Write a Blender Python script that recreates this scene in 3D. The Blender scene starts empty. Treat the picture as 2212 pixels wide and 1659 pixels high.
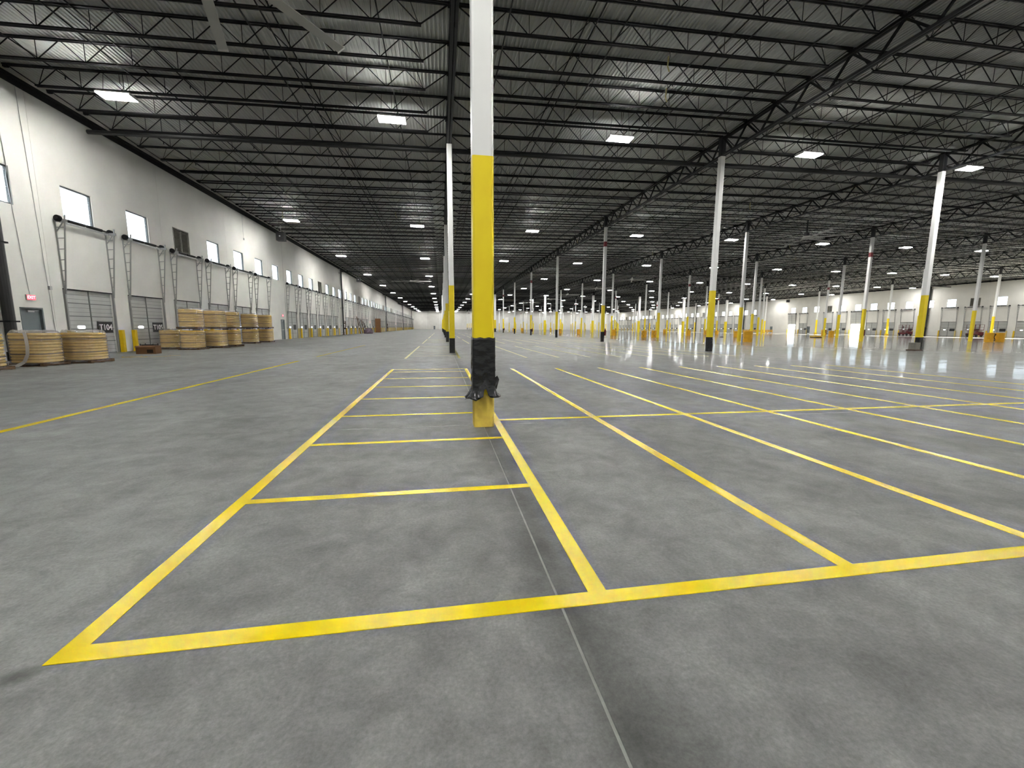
import bpy, bmesh, math, random
import numpy as np
from mathutils import Vector, Matrix

random.seed(7)
np.random.seed(7)
sc = bpy.context.scene
COL = sc.collection

# ------------------------------------------------------------------ camera
F_PX, YAW, PITCH, ROLL, EYE = 896.86, 0.167918, -0.135385, 0.004626, 1.386
def camera_axes():
    cy, sy, cp, sp = math.cos(YAW), math.sin(YAW), math.cos(PITCH), math.sin(PITCH)
    fwd = Vector((sy * cp, cy * cp, sp)); right = Vector((cy, -sy, 0)); up = right.cross(fwd)
    cr, sr = math.cos(ROLL), math.sin(ROLL)
    return fwd, right * cr + up * sr, up * cr - right * sr
cam_data = bpy.data.cameras.new('camera')
cam = bpy.data.objects.new('camera', cam_data)
COL.objects.link(cam)
fw, rt, upv = camera_axes()
M = Matrix((rt, upv, -fw)).transposed().to_4x4()
M.translation = (0, 0, EYE)
cam.matrix_world = M
cam_data.sensor_fit = 'HORIZONTAL'
cam_data.sensor_width = 36.0
cam_data.lens = 36.0 * F_PX / 2212.0
cam_data.clip_start = 0.05
cam_data.clip_end = 2000
sc.camera = cam

# ------------------------------------------------------------------ sky, sun, exposure
LAMP = 235.0          # radiance of one high bay lens
SKY = 5.0
world = bpy.data.worlds.new('sky')
sc.world = world
world.use_nodes = True
bg = world.node_tree.nodes['Background']
bg.inputs['Color'].default_value = (0.80, 0.91, 1.0, 1)
bg.inputs['Strength'].default_value = SKY
sun_data = bpy.data.lights.new('sun', 'SUN')
sun_data.energy = 240.0
sun_data.angle = math.radians(0.6)
sun_data.color = (1.0, 0.93, 0.82)
sun = bpy.data.objects.new('sun', sun_data)
COL.objects.link(sun)
sun.location = (160, 60, 60)
sun.rotation_euler = Vector((-math.cos(math.radians(19)), -0.10, -math.sin(math.radians(19)))).to_track_quat('-Z', 'Y').to_euler()
vs = sc.view_settings
vs.view_transform = 'Standard'
vs.look = 'None'
vs.gamma = 1.0
vs.use_curve_mapping = False
vs.exposure = 0.28
sc.cycles.use_denoising = True
sc.cycles.max_bounces = 6
sc.cycles.use_adaptive_sampling = True
sc.cycles.adaptive_threshold = 0.02
sc.cycles.diffuse_bounces = 4
sc.cycles.glossy_bounces = 3
sc.cycles.transparent_max_bounces = 10
sc.cycles.sample_clamp_indirect = 6.0
sc.cycles.caustics_reflective = False
sc.cycles.caustics_refractive = False
sc.cycles.use_light_tree = True

# ------------------------------------------------------------------ the grid of the building
X0, SX, Y0, SY = 0.571, 15.396, 5.819, 17.075
XL, XR, YB, YF = -16.85, 110.40, 266.0, -28.4
ROWS = [X0 + SX * i for i in range(7)]
XS = [XL] + ROWS + [XR]
ROOF = [11.60, 11.92, 12.20, 12.42, 12.52, 12.42, 12.20, 11.92, 11.60]    # underside of the deck over XS
JS = SY / 9.0
def roof_z(x):
    return float(np.interp(x, XS, ROOF))

# ------------------------------------------------------------------ materials
def lin(c):
    return tuple(((v / 255.0) / 12.92 if v / 255.0 <= 0.04045 else ((v / 255.0 + 0.055) / 1.055) ** 2.4) for v in c)

MATS = {}
def mat(name, rgb, rough=0.5, metal=0.0, var=0.0, scale=6.0, bump=0.0, bscale=60.0, emit=None, estr=0.0, spec=None, stretch=(1, 1, 1), coat=0.0):
    m = bpy.data.materials.new(name)
    m.use_nodes = True
    nt = m.node_tree
    b = nt.nodes['Principled BSDF']
    c = lin(rgb) if max(rgb) > 1.0 else tuple(rgb)
    b.inputs['Base Color'].default_value = (*c, 1)
    b.inputs['Roughness'].default_value = rough
    b.inputs['Metallic'].default_value = metal
    if spec is not None:
        b.inputs['Specular IOR Level'].default_value = spec
    if coat:
        b.inputs['Coat Weight'].default_value = coat
        b.inputs['Coat Roughness'].default_value = 0.15
    if var or bump:
        geo = nt.nodes.new('ShaderNodeNewGeometry')
        mp = nt.nodes.new('ShaderNodeMapping')
        mp.inputs['Scale'].default_value = stretch
        nt.links.new(geo.outputs['Position'], mp.inputs['Vector'])
    if var:
        n = nt.nodes.new('ShaderNodeTexNoise')
        n.inputs['Scale'].default_value = scale
        n.inputs['Detail'].default_value = 5
        nt.links.new(mp.outputs['Vector'], n.inputs['Vector'])
        r = nt.nodes.new('ShaderNodeValToRGB')
        r.color_ramp.elements[0].position = 0.3
        r.color_ramp.elements[1].position = 0.7
        r.color_ramp.elements[0].color = (*[max(0, v * (1 - var)) for v in c], 1)
        r.color_ramp.elements[1].color = (*[min(1, v * (1 + var)) for v in c], 1)
        nt.links.new(n.outputs['Fac'], r.inputs['Fac'])
        nt.links.new(r.outputs['Color'], b.inputs['Base Color'])
    if bump:
        n2 = nt.nodes.new('ShaderNodeTexNoise')
        n2.inputs['Scale'].default_value = bscale
        n2.inputs['Detail'].default_value = 4
        nt.links.new(mp.outputs['Vector'], n2.inputs['Vector'])
        bp = nt.nodes.new('ShaderNodeBump')
        bp.inputs['Strength'].default_value = bump
        bp.inputs['Distance'].default_value = 0.02
        nt.links.new(n2.outputs['Fac'], bp.inputs['Height'])
        nt.links.new(bp.outputs['Normal'], b.inputs['Normal'])
    if emit is not None:
        b.inputs['Emission Color'].default_value = (*emit, 1)
        b.inputs['Emission Strength'].default_value = estr
    MATS[name] = m
    return m

mat('white_wall_paint', (219, 217, 211), 0.75, var=0.05, scale=0.6, bump=0.05, bscale=9)
mat('grey_deck', (0.90, 0.905, 0.875), 0.55, 0.0, var=0.06, scale=0.5, stretch=(1, .15, 1), spec=0.2)
mat('black_steel', (0.006, 0.006, 0.0065), 0.6, spec=0.2)
mat('dark_steel', (0.022, 0.023, 0.026), 0.55, spec=0.3)
mat('black_pipe', (0.006, 0.006, 0.006), 0.45)
mat('white_column_paint', (247, 247, 244), 0.45, var=0.03, scale=2.0)
mat('yellow_column_paint', (255, 224, 30), 0.42, var=0.05, scale=3.0)
mat('worn_yellow_paint', (250, 212, 92), 0.5, var=0.16, scale=9.0)
mat('black_wrap', (0.009, 0.010, 0.012), 0.22, bump=0.35, bscale=9, stretch=(1, 1, 2.2))
mat('red_band', (120, 20, 34), 0.5)
mat('yellow_line_paint', (230, 203, 2), 0.22, var=0.02, scale=5.0, bump=0.10, bscale=260, spec=0.45)
mat('faded_line_paint', (176, 164, 66), 0.35, var=0.15, scale=3.0)
mat('pale_stripe', (226, 224, 210), 0.3)
mat('joint_filler', (136, 138, 132), 0.6, var=0.2, scale=8)
mat('galvanised', (0.50, 0.50, 0.50), 0.42, 0.55, var=0.1, scale=5)
mat('dark_track', (0.30, 0.30, 0.295), 0.5, 0.2)
mat('door_grey', (176, 177, 174), 0.5, var=0.04, scale=1.5)
mat('door_rib', (98, 99, 98), 0.5)
mat('exit_door_grey', (104, 112, 114), 0.5)
mat('daylight_glow', (240, 240, 240), 0.4, emit=(0.93, 0.97, 1.0), estr=5.0)  # emission put in for daylight showing through the door panes
mat('window_frame', (58, 62, 64), 0.45)
mat('louver_grey', (120, 118, 110), 0.5, var=0.1, scale=3)
mat('sign_black', (0.010, 0.010, 0.012), 0.45)
mat('sign_white', (238, 238, 236), 0.5)
mat('exit_red', (200, 20, 30), 0.4, emit=(1.0, 0.06, 0.09), estr=2.2)
mat('exit_letter', (255, 190, 190), 0.4, emit=(1.0, 0.25, 0.30), estr=3.5)
mat('lamp_lens', (255, 255, 255), 0.4, emit=(1.0, 0.99, 0.955), estr=LAMP)
mat('lamp_body', (222, 222, 220), 0.45)
mat('wire', (0.03, 0.03, 0.03), 0.5)
mat('cord_yellow', (190, 180, 120), 0.5)
mat('coil_yellow', (236, 194, 92), 0.2, var=0.10, scale=6.0)
mat('strap_dark', (96, 74, 34), 0.5)
mat('pallet_wood', (92, 70, 46), 0.8, var=0.2, scale=6.0)
mat('cardboard', (112, 78, 46), 0.8, var=0.08, scale=3.0)
mat('dark_brown', (40, 28, 18), 0.9)
mat('black_plastic', (0.010, 0.010, 0.011), 0.45)
mat('guard_yellow', (226, 188, 26), 0.45, var=0.05, scale=5.0)
mat('guard_cream', (206, 186, 120), 0.5)
mat('drum_yellow', (226, 168, 24), 0.42, var=0.06, scale=4.0)
mat('lift_red', (92, 26, 34), 0.5, var=0.1, scale=4.0)
mat('tyre', (0.012, 0.012, 0.012), 0.8)
mat('block_grey', (128, 126, 116), 0.85, var=0.15, scale=9, bump=.3, bscale=60)
mat('fan_grey', (240, 239, 234), 0.4)
mat('brown_stain', (70, 46, 30), 0.7, var=0.2, scale=4)
mat('bundle_mauve', (112, 98, 108), 0.8, var=0.2, scale=3, bump=.5, bscale=5)
mat('outside_ground', (150, 148, 140), 0.9, var=0.1, scale=0.3)
mat('extinguisher_red', (110, 18, 18), 0.35)

def floor_material():
    m = bpy.data.materials.new('polished_concrete')
    m.use_nodes = True
    nt = m.node_tree
    L = nt.links.new
    b = nt.nodes['Principled BSDF']
    geo = nt.nodes.new('ShaderNodeNewGeometry')
    def noise(scale, detail, stretch=(1, 1, 1), rough=0.55, dist=0.0):
        mp = nt.nodes.new('ShaderNodeMapping')
        mp.inputs['Scale'].default_value = stretch
        L(geo.outputs['Position'], mp.inputs['Vector'])
        n = nt.nodes.new('ShaderNodeTexNoise')
        n.inputs['Scale'].default_value = scale
        n.inputs['Detail'].default_value = detail
        n.inputs['Roughness'].default_value = rough
        n.inputs['Distortion'].default_value = dist
        L(mp.outputs['Vector'], n.inputs['Vector'])
        return n.outputs['Fac']
    def ramp(src, p0, p1, c0, c1):
        r = nt.nodes.new('ShaderNodeValToRGB')
        r.color_ramp.elements[0].position = p0
        r.color_ramp.elements[1].position = p1
        r.color_ramp.elements[0].color = (*c0, 1)
        r.color_ramp.elements[1].color = (*c1, 1)
        L(src, r.inputs['Fac'])
        return r.outputs['Color']
    def mul(a, c, fac=1.0):
        x = nt.nodes.new('ShaderNodeMix')
        x.data_type = 'RGBA'; x.blend_type = 'MULTIPLY'
        x.inputs[0].default_value = fac
        L(a, x.inputs[6]); L(c, x.inputs[7])
        return x.outputs[2]
    def math_(op, a, v=None, bb=None):
        x = nt.nodes.new('ShaderNodeMath'); x.operation = op
        L(a, x.inputs[0])
        if v is not None: x.inputs[1].default_value = v
        if bb is not None: L(bb, x.inputs[1])
        return x.outputs[0]
    base = ramp(noise(0.45, 6, (1, .6, 1), 0.6, 0.4), 0.30, 0.70, (0.195, 0.198, 0.191), (0.272, 0.275, 0.266))
    mott = ramp(noise(3.2, 9, (1, 1, 1), 0.72, 0.5), 0.33, 0.68, (0.66, 0.66, 0.655), (1.15, 1.15, 1.15))
    fine = ramp(noise(55, 7, (1, 1, 1), 0.75), 0.33, 0.67, (0.74, 0.74, 0.74), (1.16, 1.16, 1.16))
    trow = ramp(noise(0.9, 7, (.7, 2.4, 1), 0.62, 0.6), 0.30, 0.70, (0.86, 0.86, 0.86), (1.05, 1.05, 1.05))
    col = mul(mul(mul(base, mott), fine), trow, 0.9)
    # dirt tracked along the construction joint in the column line
    sep = nt.nodes.new('ShaderNodeSeparateXYZ')
    L(geo.outputs['Position'], sep.inputs[0])
    dx = math_('ABSOLUTE', math_('SUBTRACT', sep.outputs['X'], 0.62))
    wob = math_('MULTIPLY', noise(2.6, 6, (1, .5, 1), 0.65), 0.42)
    d = math_('SUBTRACT', dx, None, wob)
    dirt = ramp(math_('ADD', d, 0.25), 0.0, 0.30, (0.36, 0.36, 0.35), (1, 1, 1))
    col = mul(col, dirt, 0.9)
    # a dark rubber smear off the corner of the front hatched strip
    ex = math_('MULTIPLY', math_('ADD', sep.outputs['X'], 1.675), 7.5)
    ey = math_('MULTIPLY', math_('SUBTRACT', math_('SUBTRACT', sep.outputs['Y'], 1.79), None, math_('MULTIPLY', math_('ADD', sep.outputs['X'], 1.675), 0.25)), 11.0)
    e2 = math_('ADD', math_('MULTIPLY', ex, None, ex), None, math_('MULTIPLY', ey, None, ey))
    e3 = math_('ADD', e2, None, math_('MULTIPLY', noise(4.0, 5, (1, 1, 1), 0.6), 0.9))
    col = mul(col, ramp(e3, 0.45, 1.35, (0.42, 0.42, 0.40), (1, 1, 1)))
    blot = ramp(noise(0.55, 8, (1, 1, 1), 0.72, 0.3), 0.45, 0.72, (1, 1, 1), (0.62, 0.62, 0.60))
    col = mul(col, blot, 0.9)
    # pale scuffs
    scr = ramp(noise(9.0, 8, (1, .8, 1), 0.72, 0.4), 0.56, 0.76, (1, 1, 1), (1.30, 1.30, 1.28))
    col = mul(col, scr, 0.8)
    L(col, b.inputs['Base Color'])
    rr = ramp(noise(1.6, 5, (1, .5, 1), 0.6), 0.3, 0.7, (0.50, 0.50, 0.50), (0.60, 0.60, 0.60))
    L(rr, b.inputs['Roughness'])
    b.inputs['Specular IOR Level'].default_value = 0.34
    # polished concrete turns mirror-like towards grazing angles
    lw = nt.nodes.new('ShaderNodeLayerWeight')
    lw.inputs['Blend'].default_value = 0.5
    cw = ramp(lw.outputs['Facing'], 0.895, 0.988, (0, 0, 0), (0.85, 0.85, 0.85))
    # the hall beyond the first bays is burnished, the dock aisle is dull
    px_ = math_('ADD', math_('MULTIPLY', sep.outputs['X'], 1 / 26.0), -0.12)
    gl = ramp(px_, 0.0, 0.85, (0.06, 0.06, 0.06), (1, 1, 1))
    L(mul(cw, gl), b.inputs['Coat Weight'])
    b.inputs['Coat Roughness'].default_value = 0.06
    b.inputs['Coat IOR'].default_value = 1.30
    bp = nt.nodes.new('ShaderNodeBump')
    bp.inputs['Strength'].default_value = 0.16
    bp.inputs['Distance'].default_value = 0.02
    L(noise(0.55, 3, (.55, 1.6, 1), 0.5), bp.inputs['Height'])
    bp2 = nt.nodes.new('ShaderNodeBump')
    bp2.inputs['Strength'].default_value = 0.05
    bp2.inputs['Distance'].default_value = 0.01
    L(noise(60, 4), bp2.inputs['Height'])
    L(bp.outputs['Normal'], bp2.inputs['Normal'])
    L(bp2.outputs['Normal'], b.inputs['Normal'])

    bc = nt.nodes.new('ShaderNodeBump')
    bc.inputs['Strength'].default_value = 0.5
    bc.inputs['Distance'].default_value = 0.02
    L(noise(0.9, 2, (.45, 1.5, 1), 0.45), bc.inputs['Height'])
    L(bc.outputs['Normal'], b.inputs['Coat Normal'])
    MATS['polished_concrete'] = m
floor_material()

def mix_material(name, tint, amount, rough, bump=0.0, bscale=8.0):
    m = bpy.data.materials.new(name)
    m.use_nodes = True
    nt = m.node_tree
    nt.nodes.clear()
    out = nt.nodes.new('ShaderNodeOutputMaterial')
    mx = nt.nodes.new('ShaderNodeMixShader')
    tr = nt.nodes.new('ShaderNodeBsdfTransparent')
    pr = nt.nodes.new('ShaderNodeBsdfPrincipled')
    pr.inputs['Base Color'].default_value = (*tint, 1)
    pr.inputs['Roughness'].default_value = rough
    tr.inputs['Color'].default_value = (0.97, 0.98, 0.99, 1)
    mx.inputs[0].default_value = amount
    if bump:
        geo = nt.nodes.new('ShaderNodeNewGeometry')
        n = nt.nodes.new('ShaderNodeTexNoise')
        n.inputs['Scale'].default_value = bscale
        n.inputs['Detail'].default_value = 5
        nt.links.new(geo.outputs['Position'], n.inputs['Vector'])
        bp = nt.nodes.new('ShaderNodeBump')
        bp.inputs['Strength'].default_value = bump
        bp.inputs['Distance'].default_value = 0.03
        nt.links.new(n.outputs['Fac'], bp.inputs['Height'])
        nt.links.new(bp.outputs['Normal'], pr.inputs['Normal'])
    nt.links.new(tr.outputs[0], mx.inputs[1])
    nt.links.new(pr.outputs[0], mx.inputs[2])
    nt.links.new(mx.outputs[0], out.inputs[0])
    MATS[name] = m
mix_material('window_glass', (0.75, 0.88, 0.92), 0.10, 0.05)
mix_material('stretch_film', (0.86, 0.84, 0.80), 0.22, 0.12, 0.55, 12.0)

# ------------------------------------------------------------------ helpers
class MB:
    """collects boxes, bars and tubes; build() links them as ONE mesh object"""
    def __init__(s):
        s.v = []; s.f = []
    def quad_prism(s, base, top):
        n = len(base); o = len(s.v)
        s.v += [tuple(p) for p in base] + [tuple(p) for p in top]
        for i in range(n):
            j = (i + 1) % n
            s.f.append((o + i, o + j, o + n + j, o + n + i))
        s.f.append(tuple(o + i for i in reversed(range(n))))
        s.f.append(tuple(o + n + i for i in range(n)))
        return s
    def box(s, a, b):
        (x0, y0, z0), (x1, y1, z1) = a, b
        return s.quad_prism([(x0, y0, z0), (x1, y0, z0), (x1, y1, z0), (x0, y1, z0)], [(x0, y0, z1), (x1, y0, z1), (x1, y1, z1), (x0, y1, z1)])
    def bar(s, p, q, w, d=None, n=4, up=(0, 0, 1), caps=True):
        p = Vector(p); q = Vector(q); d = d or w
        t = (q - p).normalized(); u = Vector(up)
        if abs(t.dot(u)) > 0.98: u = Vector((0, 1, 0))
        a = t.cross(u).normalized(); c = a.cross(t).normalized()
        ring = []
        for i in range(n):
            th = 2 * math.pi * (i + .5) / n
            k = 1 / math.cos(math.pi / n) if n == 4 else 1.0
            ring.append(a * (math.cos(th) * w / 2 * k) + c * (math.sin(th) * d / 2 * k))
        if caps:
            return s.quad_prism([p + r for r in reversed(ring)], [q + r for r in reversed(ring)])
        o = len(s.v)
        s.v += [tuple(p + r) for r in ring] + [tuple(q + r) for r in ring]
        for i in range(n):
            j = (i + 1) % n
            s.f.append((o + i, o + n + i, o + n + j, o + j))
        return s
    def tube(s, pts, r, n=8):
        for a, b in zip(pts[:-1], pts[1:]):
            s.bar(a, b, 2 * r, 2 * r, n)
        return s
    def lathe(s, prof, c=(0, 0, 0), n=20):
        o = len(s.v)
        for r, z in prof:
            for i in range(n):
                th = 2 * math.pi * i / n
                s.v.append((c[0] + r * math.cos(th), c[1] + r * math.sin(th), c[2] + z))
        for k in range(len(prof) - 1):
            for i in range(n):
                j = (i + 1) % n
                s.f.append((o + k * n + i, o + k * n + j, o + (k + 1) * n + j, o + (k + 1) * n + i))
        s.f.append(tuple(o + i for i in reversed(range(n))))
        s.f.append(tuple(o + (len(prof) - 1) * n + i for i in range(n)))
        return s
    def mesh(s, name, m, smooth=False):
        me = bpy.data.meshes.new(name)
        me.from_pydata(s.v, [], s.f)
        if m: me.materials.append(MATS[m])
        if smooth:
            for p in me.polygons: p.use_smooth = True
        me.update()
        return me
    def build(s, name, m, parent=None, loc=(0, 0, 0), smooth=False):
        return put(name, s.mesh(name, m, smooth), parent, loc)

def put(name, me, parent=None, loc=(0, 0, 0), rotz=0.0):
    o = bpy.data.objects.new(name, me)
    COL.objects.link(o)
    if parent: o.parent = parent
    o.location = loc
    if rotz: o.rotation_euler = (0, 0, rotz)
    return o
def tag(o, label=None, cat=None, group=None, kind=None):
    if label: o['label'] = label
    if cat: o['category'] = cat
    if group: o['group'] = group
    if kind: o['kind'] = kind
    return o
def thing(name, label, cat, loc=(0, 0, 0), rotz=0.0, group=None):
    return tag(put(name, None, None, loc, rotz), label, cat, group)
def copy_tree(o, parent=None):
    c = o.copy(); COL.objects.link(c)
    if parent: c.parent = parent
    for ch in o.children: copy_tree(ch, c)
    return c
ONES = 'zeroth first second third fourth fifth sixth seventh eighth ninth tenth eleventh twelfth thirteenth fourteenth fifteenth sixteenth seventeenth eighteenth nineteenth'.split()
TENS = {2: 'twenty', 3: 'thirty', 4: 'forty', 5: 'fifty', 6: 'sixty', 7: 'seventy', 8: 'eighty', 9: 'ninety'}
def nth(n):
    if n < 20: return ONES[n]
    t, u = divmod(n, 10)
    if u == 0: return TENS[t][:-1] + 'ieth'
    return TENS[t] + '-' + ONES[u]
def in_view(x, y, z, margin=0.0):
    d = Vector((x, y, z - EYE))
    zz = d.dot(fw)
    if zz < 0.5: return False
    px = 1106 + F_PX * d.dot(rt) / zz; py = 829.5 - F_PX * d.dot(upv) / zz
    return -margin < px < 2212 + margin and -margin < py < 1659 + margin

# ------------------------------------------------------------------ floor: slabs cast bay by bay, joints filled
fl = MB().box((XL - .3, YF - .3, -.30), (XR + .3, YB + .3, -.004)).build('floor', 'joint_filler')
fl['kind'] = 'structure'
gx = [XL - .3] + ROWS + [XR + .3]
gy = [YF - .3] + [Y0 + SY * j for j in range(-1, 16)] + [YB + .3]
for i in range(len(gx) - 1):
    for j in range(len(gy) - 1):
        MB().box((gx[i] + .007, gy[j] + .004, -.15), (gx[i + 1] - .007, gy[j + 1] - .004, 0)).build('slab', 'polished_concrete', fl)

# ------------------------------------------------------------------ ceiling: fluted steel deck
def deck():
    xs, zs = [], []
    x = XL - .25
    while x < XR + .25:
        for dx, dz in ((0, 0), (.045, 0), (.063, .045), (.134, .045)):
            xs.append(x + dx); zs.append(roof_z(x + dx) + dz)
        x += .152
    n = len(xs)
    v = [(xs[i], YF - .25, zs[i]) for i in range(n)] + [(xs[i], YB + .25, zs[i]) for i in range(n)]
    f = [(i, n + i, n + i + 1, i + 1) for i in range(n - 1)]
    me = bpy.data.meshes.new('ceiling')
    me.from_pydata(v, [], f); me.materials.append(MATS['grey_deck'])
    o = put('ceiling', me); o['kind'] = 'structure'
    # roof insulation above the deck keeps the daylight out
    r = MB()
    for k in range(8):
        a, b2 = XS[k] - (.3 if k == 0 else 0), XS[k + 1] + (.3 if k == 7 else 0)
        za, zb = ROOF[k] + .06, ROOF[k + 1] + .06
        r.quad_prism([(a, YF - .3, za), (b2, YF - .3, zb), (b2, YB + .3, zb), (a, YB + .3, za)],
                     [(a, YF - .3, za + .15), (b2, YF - .3, zb + .15), (b2, YB + .3, zb + .15), (a, YB + .3, za + .15)])
    r.build('roof_insulation', 'block_grey', o)
deck()

# ------------------------------------------------------------------ walls: tilt-up panels with openings
def wall_panel(face, inward, a0, a1, holes, top, name, parent, thick=.24):
    """a panel whose inner face lies at x=face (normal +-x); holes are (y0,y1,z0,z1)"""
    ys = sorted({a0, a1, *[min(max(v, a0), a1) for h in holes for v in h[:2]]})
    zs = sorted({0.0, top, *[v for h in holes for v in h[2:]]})
    solid = {}
    for i in range(len(ys) - 1):
        for k in range(len(zs) - 1):
            cy, cz = (ys[i] + ys[i + 1]) / 2, (zs[k] + zs[k + 1]) / 2
            solid[i, k] = not any(h[0] < cy < h[1] and h[2] < cz < h[3] for h in holes)
    vid = {}; v = []; f = []
    def V(x, y, z):
        key = (round(x, 4), round(y, 4), round(z, 4))
        if key not in vid: vid[key] = len(v); v.append((x, y, z))
        return vid[key]
    xo = face - inward * thick
    for (i, k), s in solid.items():
        if not s: continue
        y0, y1, z0, z1 = ys[i], ys[i + 1], zs[k], zs[k + 1]
        f.append((V(face, y0, z0), V(face, y1, z0), V(face, y1, z1), V(face, y0, z1)))
        f.append((V(xo, y0, z0), V(xo, y0, z1), V(xo, y1, z1), V(xo, y1, z0)))
        for di, dk, e in ((-1, 0, (y0, z0, y0, z1)), (1, 0, (y1, z0, y1, z1)), (0, -1, (y0, z0, y1, z0)), (0, 1, (y0, z1, y1, z1))):
            if not solid.get((i + di, k + dk), False):
                f.append((V(face, e[0], e[1]), V(xo, e[0], e[1]), V(xo, e[2], e[3]), V(face, e[2], e[3])))
    me = bpy.data.meshes.new(name)
    me.from_pydata(v, [], f); me.materials.append(MATS['white_wall_paint'])
    bm = bmesh.new(); bm.from_mesh(me); bmesh.ops.recalc_face_normals(bm, faces=bm.faces); bm.to_mesh(me); bm.free()
    return put(name, me, parent)

WZ = (6.17, 7.66)
WZR = (6.25, 7.95)
# slots along the pallet wall: (centre y, dock?, what sits above)
def left_slots():
    out = []
    for k in range(-11, 13):
        y = 23.73 + 4.004 * k
        dock = not (k in (-1, 6, -8))
        out.append((y, dock, 'vent' if k in (2, 10) else 'window'))
    out.append((75.78 - .15, False, 'window'))
    for base in (80.3, 138.1, 195.7):
        for m_ in range(0, 14):
            y = base + 4.09 * m_
            if y > YB - 3: break
            out.append((y, m_ not in (6, 13), 'vent' if m_ in (3, 12) else 'window'))
    for m_ in range(3):
        out.append((253.2 + 4.09 * m_, True, 'window'))
    return out
def right_slots():
    out = []
    k = -21
    while True:
        y = 66.9 + 4.185 * k
        if y > YB - 3: break
        if y > YF + 3:
            if k in (13, 14, 15): kind, dock = None, False
            else:
                kind = 'vent' if k in (1, 9, 23, 33, 41) else 'window'
                dock = k not in (3, 10, 17, 24, 31, 38, 45)
            out.append((y, dock, kind, k in (7, 12, 27)))
        k += 1
    return out
LS, RS = left_slots(), right_slots()
DW, DH = 1.36, 3.0

def build_wall(name, face, inward, slots, edges, wz, exits, top):
    w = put(name, None); w['kind'] = 'structure'
    holes = []
    for s in slots:
        if s[2]: holes.append((s[0] - .86, s[0] + .86, wz[0], wz[1]))
        if s[1]: holes.append((s[0] - DW, s[0] + DW, 0, DH))
    for e in exits: holes.append((e - .5, e + .5, 0, 2.12))
    for a, b in zip(edges[:-1], edges[1:]):
        hs = [h for h in holes if h[1] > a and h[0] < b]
        wall_panel(face, inward, a + .006, b - .006, hs, top, 'wall_panel', w)
    # sealant behind the joints
    j = MB()
    for e in edges[1:-1]:
        xa = face - inward * .10
        if not any(h[0] < e < h[1] for h in holes):
            j.box((min(xa, face - inward * .02), e - .02, 0), (max(xa, face - inward * .02), e + .02, top))
    j.build('joint_sealant', 'block_grey', w)
    return w
def edges_from(slots):
    ys = [s[0] for s in slots]
    mids = [(a + b) / 2 for a, b in zip(ys[:-1], ys[1:])]
    e = [YF]
    for m_ in mids[::1]:
        if m_ - e[-1] > 7.2: e.append(m_)
    if YB - e[-1] < 3: e.pop()
    e.append(YB)
    return e
EXL = [20.68, 48.75, 104.85, 162.7, 220.3]
EXR = [110.9, 125.5]
def shifted_edges(slots, phase):
    ys = [s[0] for s in slots]
    mids = [(a + b) / 2 for a, b in zip(ys[:-1], ys[1:])]
    i0 = min(range(len(mids)), key=lambda i: abs(mids[i] - phase))
    pick = [mids[i] for i in range(i0 % 2, len(mids), 2)]
    pick = [p for p in pick if YF + 3 < p < YB - 3]
    return [YF] + pick + [YB]
build_wall('wall_left', XL, 1, LS, shifted_edges(LS, 29.7), WZ, EXL, 11.75)
build_wall('wall_right', XR, -1, RS, shifted_edges(RS, 69.0), WZR, EXR, 11.75)
wb = put('wall_back', None); wb['kind'] = 'structure'
xs = [XL - .24] + [XL + 7.95 * k for k in range(1, 16)] + [XR + .24]
for a, b in zip(xs[:-1], xs[1:]):
    MB().box((a + .006, YB, 0), (b - .006, YB + .24, max(roof_z(a), roof_z(b), roof_z((a + b) / 2)) + .15)).build('wall_panel', 'white_wall_paint', wb)
wf = put('wall_front', None); wf['kind'] = 'structure'
for a, b in zip(xs[:-1], xs[1:]):
    MB().box((a + .006, YF - .24, 0), (b - .006, YF, max(roof_z(a), roof_z(b), roof_z((a + b) / 2)) + .15)).build('wall_panel', 'white_wall_paint', wf)
# ground outside, a dock's height below the floor
og = MB().box((-140, -160, -1.6), (260, 420, -1.30)).build('trim_1', 'outside_ground'); og['kind'] = 'structure'
# dark ledger angles under the deck edge
for nm, x, s in (('trim_2', XL, 1), ('trim_3', XR, -1)):
    a, b = sorted((x + s * .003, x + s * .16))
    t = MB().box((a, YF, 11.22), (b, YB, 11.30)).box(tuple((min(x + s * .003, x + s * .03), YF, 10.98)), (max(x + s * .003, x + s * .03), YB, 11.22)).build(nm, 'black_steel'); t['kind'] = 'structure'

# ------------------------------------------------------------------ windows, louvred vents
def window_meshes(w, h):
    fr = MB()
    t = .05
    fr.box((-.14, -w, 0), (-.05, -w + t, h)).box((-.14, w - t, 0), (-.05, w, h)).box((-.14, -w + t, 0), (-.05, w - t, t)).box((-.14, -w + t, h - t), (-.05, w - t, h))
    gl = MB().box((-.105, -w + t, t), (-.095, w - t, h - t))
    return fr.mesh('window_frame', 'window_frame'), gl.mesh('pane', 'window_glass')
wm_l = window_meshes(.86, WZ[1] - WZ[0]); wm_r = window_meshes(.86, WZR[1] - WZR[0])
vent_n = 12
def vent_meshes(h):
    fr = MB(); w, t = .86, .06
    fr.box((-.16, -w, 0), (.02, -w + t, h)).box((-.16, w - t, 0), (.02, w, h)).box((-.16, -w + t, 0), (.02, w - t, t)).box((-.16, -w + t, h - t), (.02, w - t, h)).box((-.15, -w + t, t), (-.13, w - t, h - t))
    fr.box((-.1, -.03, t), (.01, .03, h - t))
    sl = MB().quad_prism([(-.10, -.8, 0), (-.09, -.8, -.01), (0, -.8, .075), (-.01, -.8, .085)], [(-.10, .8, 0), (-.09, .8, -.01), (0, .8, .075), (-.01, .8, .085)])
    return fr.mesh('vent_frame', 'louver_grey'), sl.mesh('slat', 'louver_grey')
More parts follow.
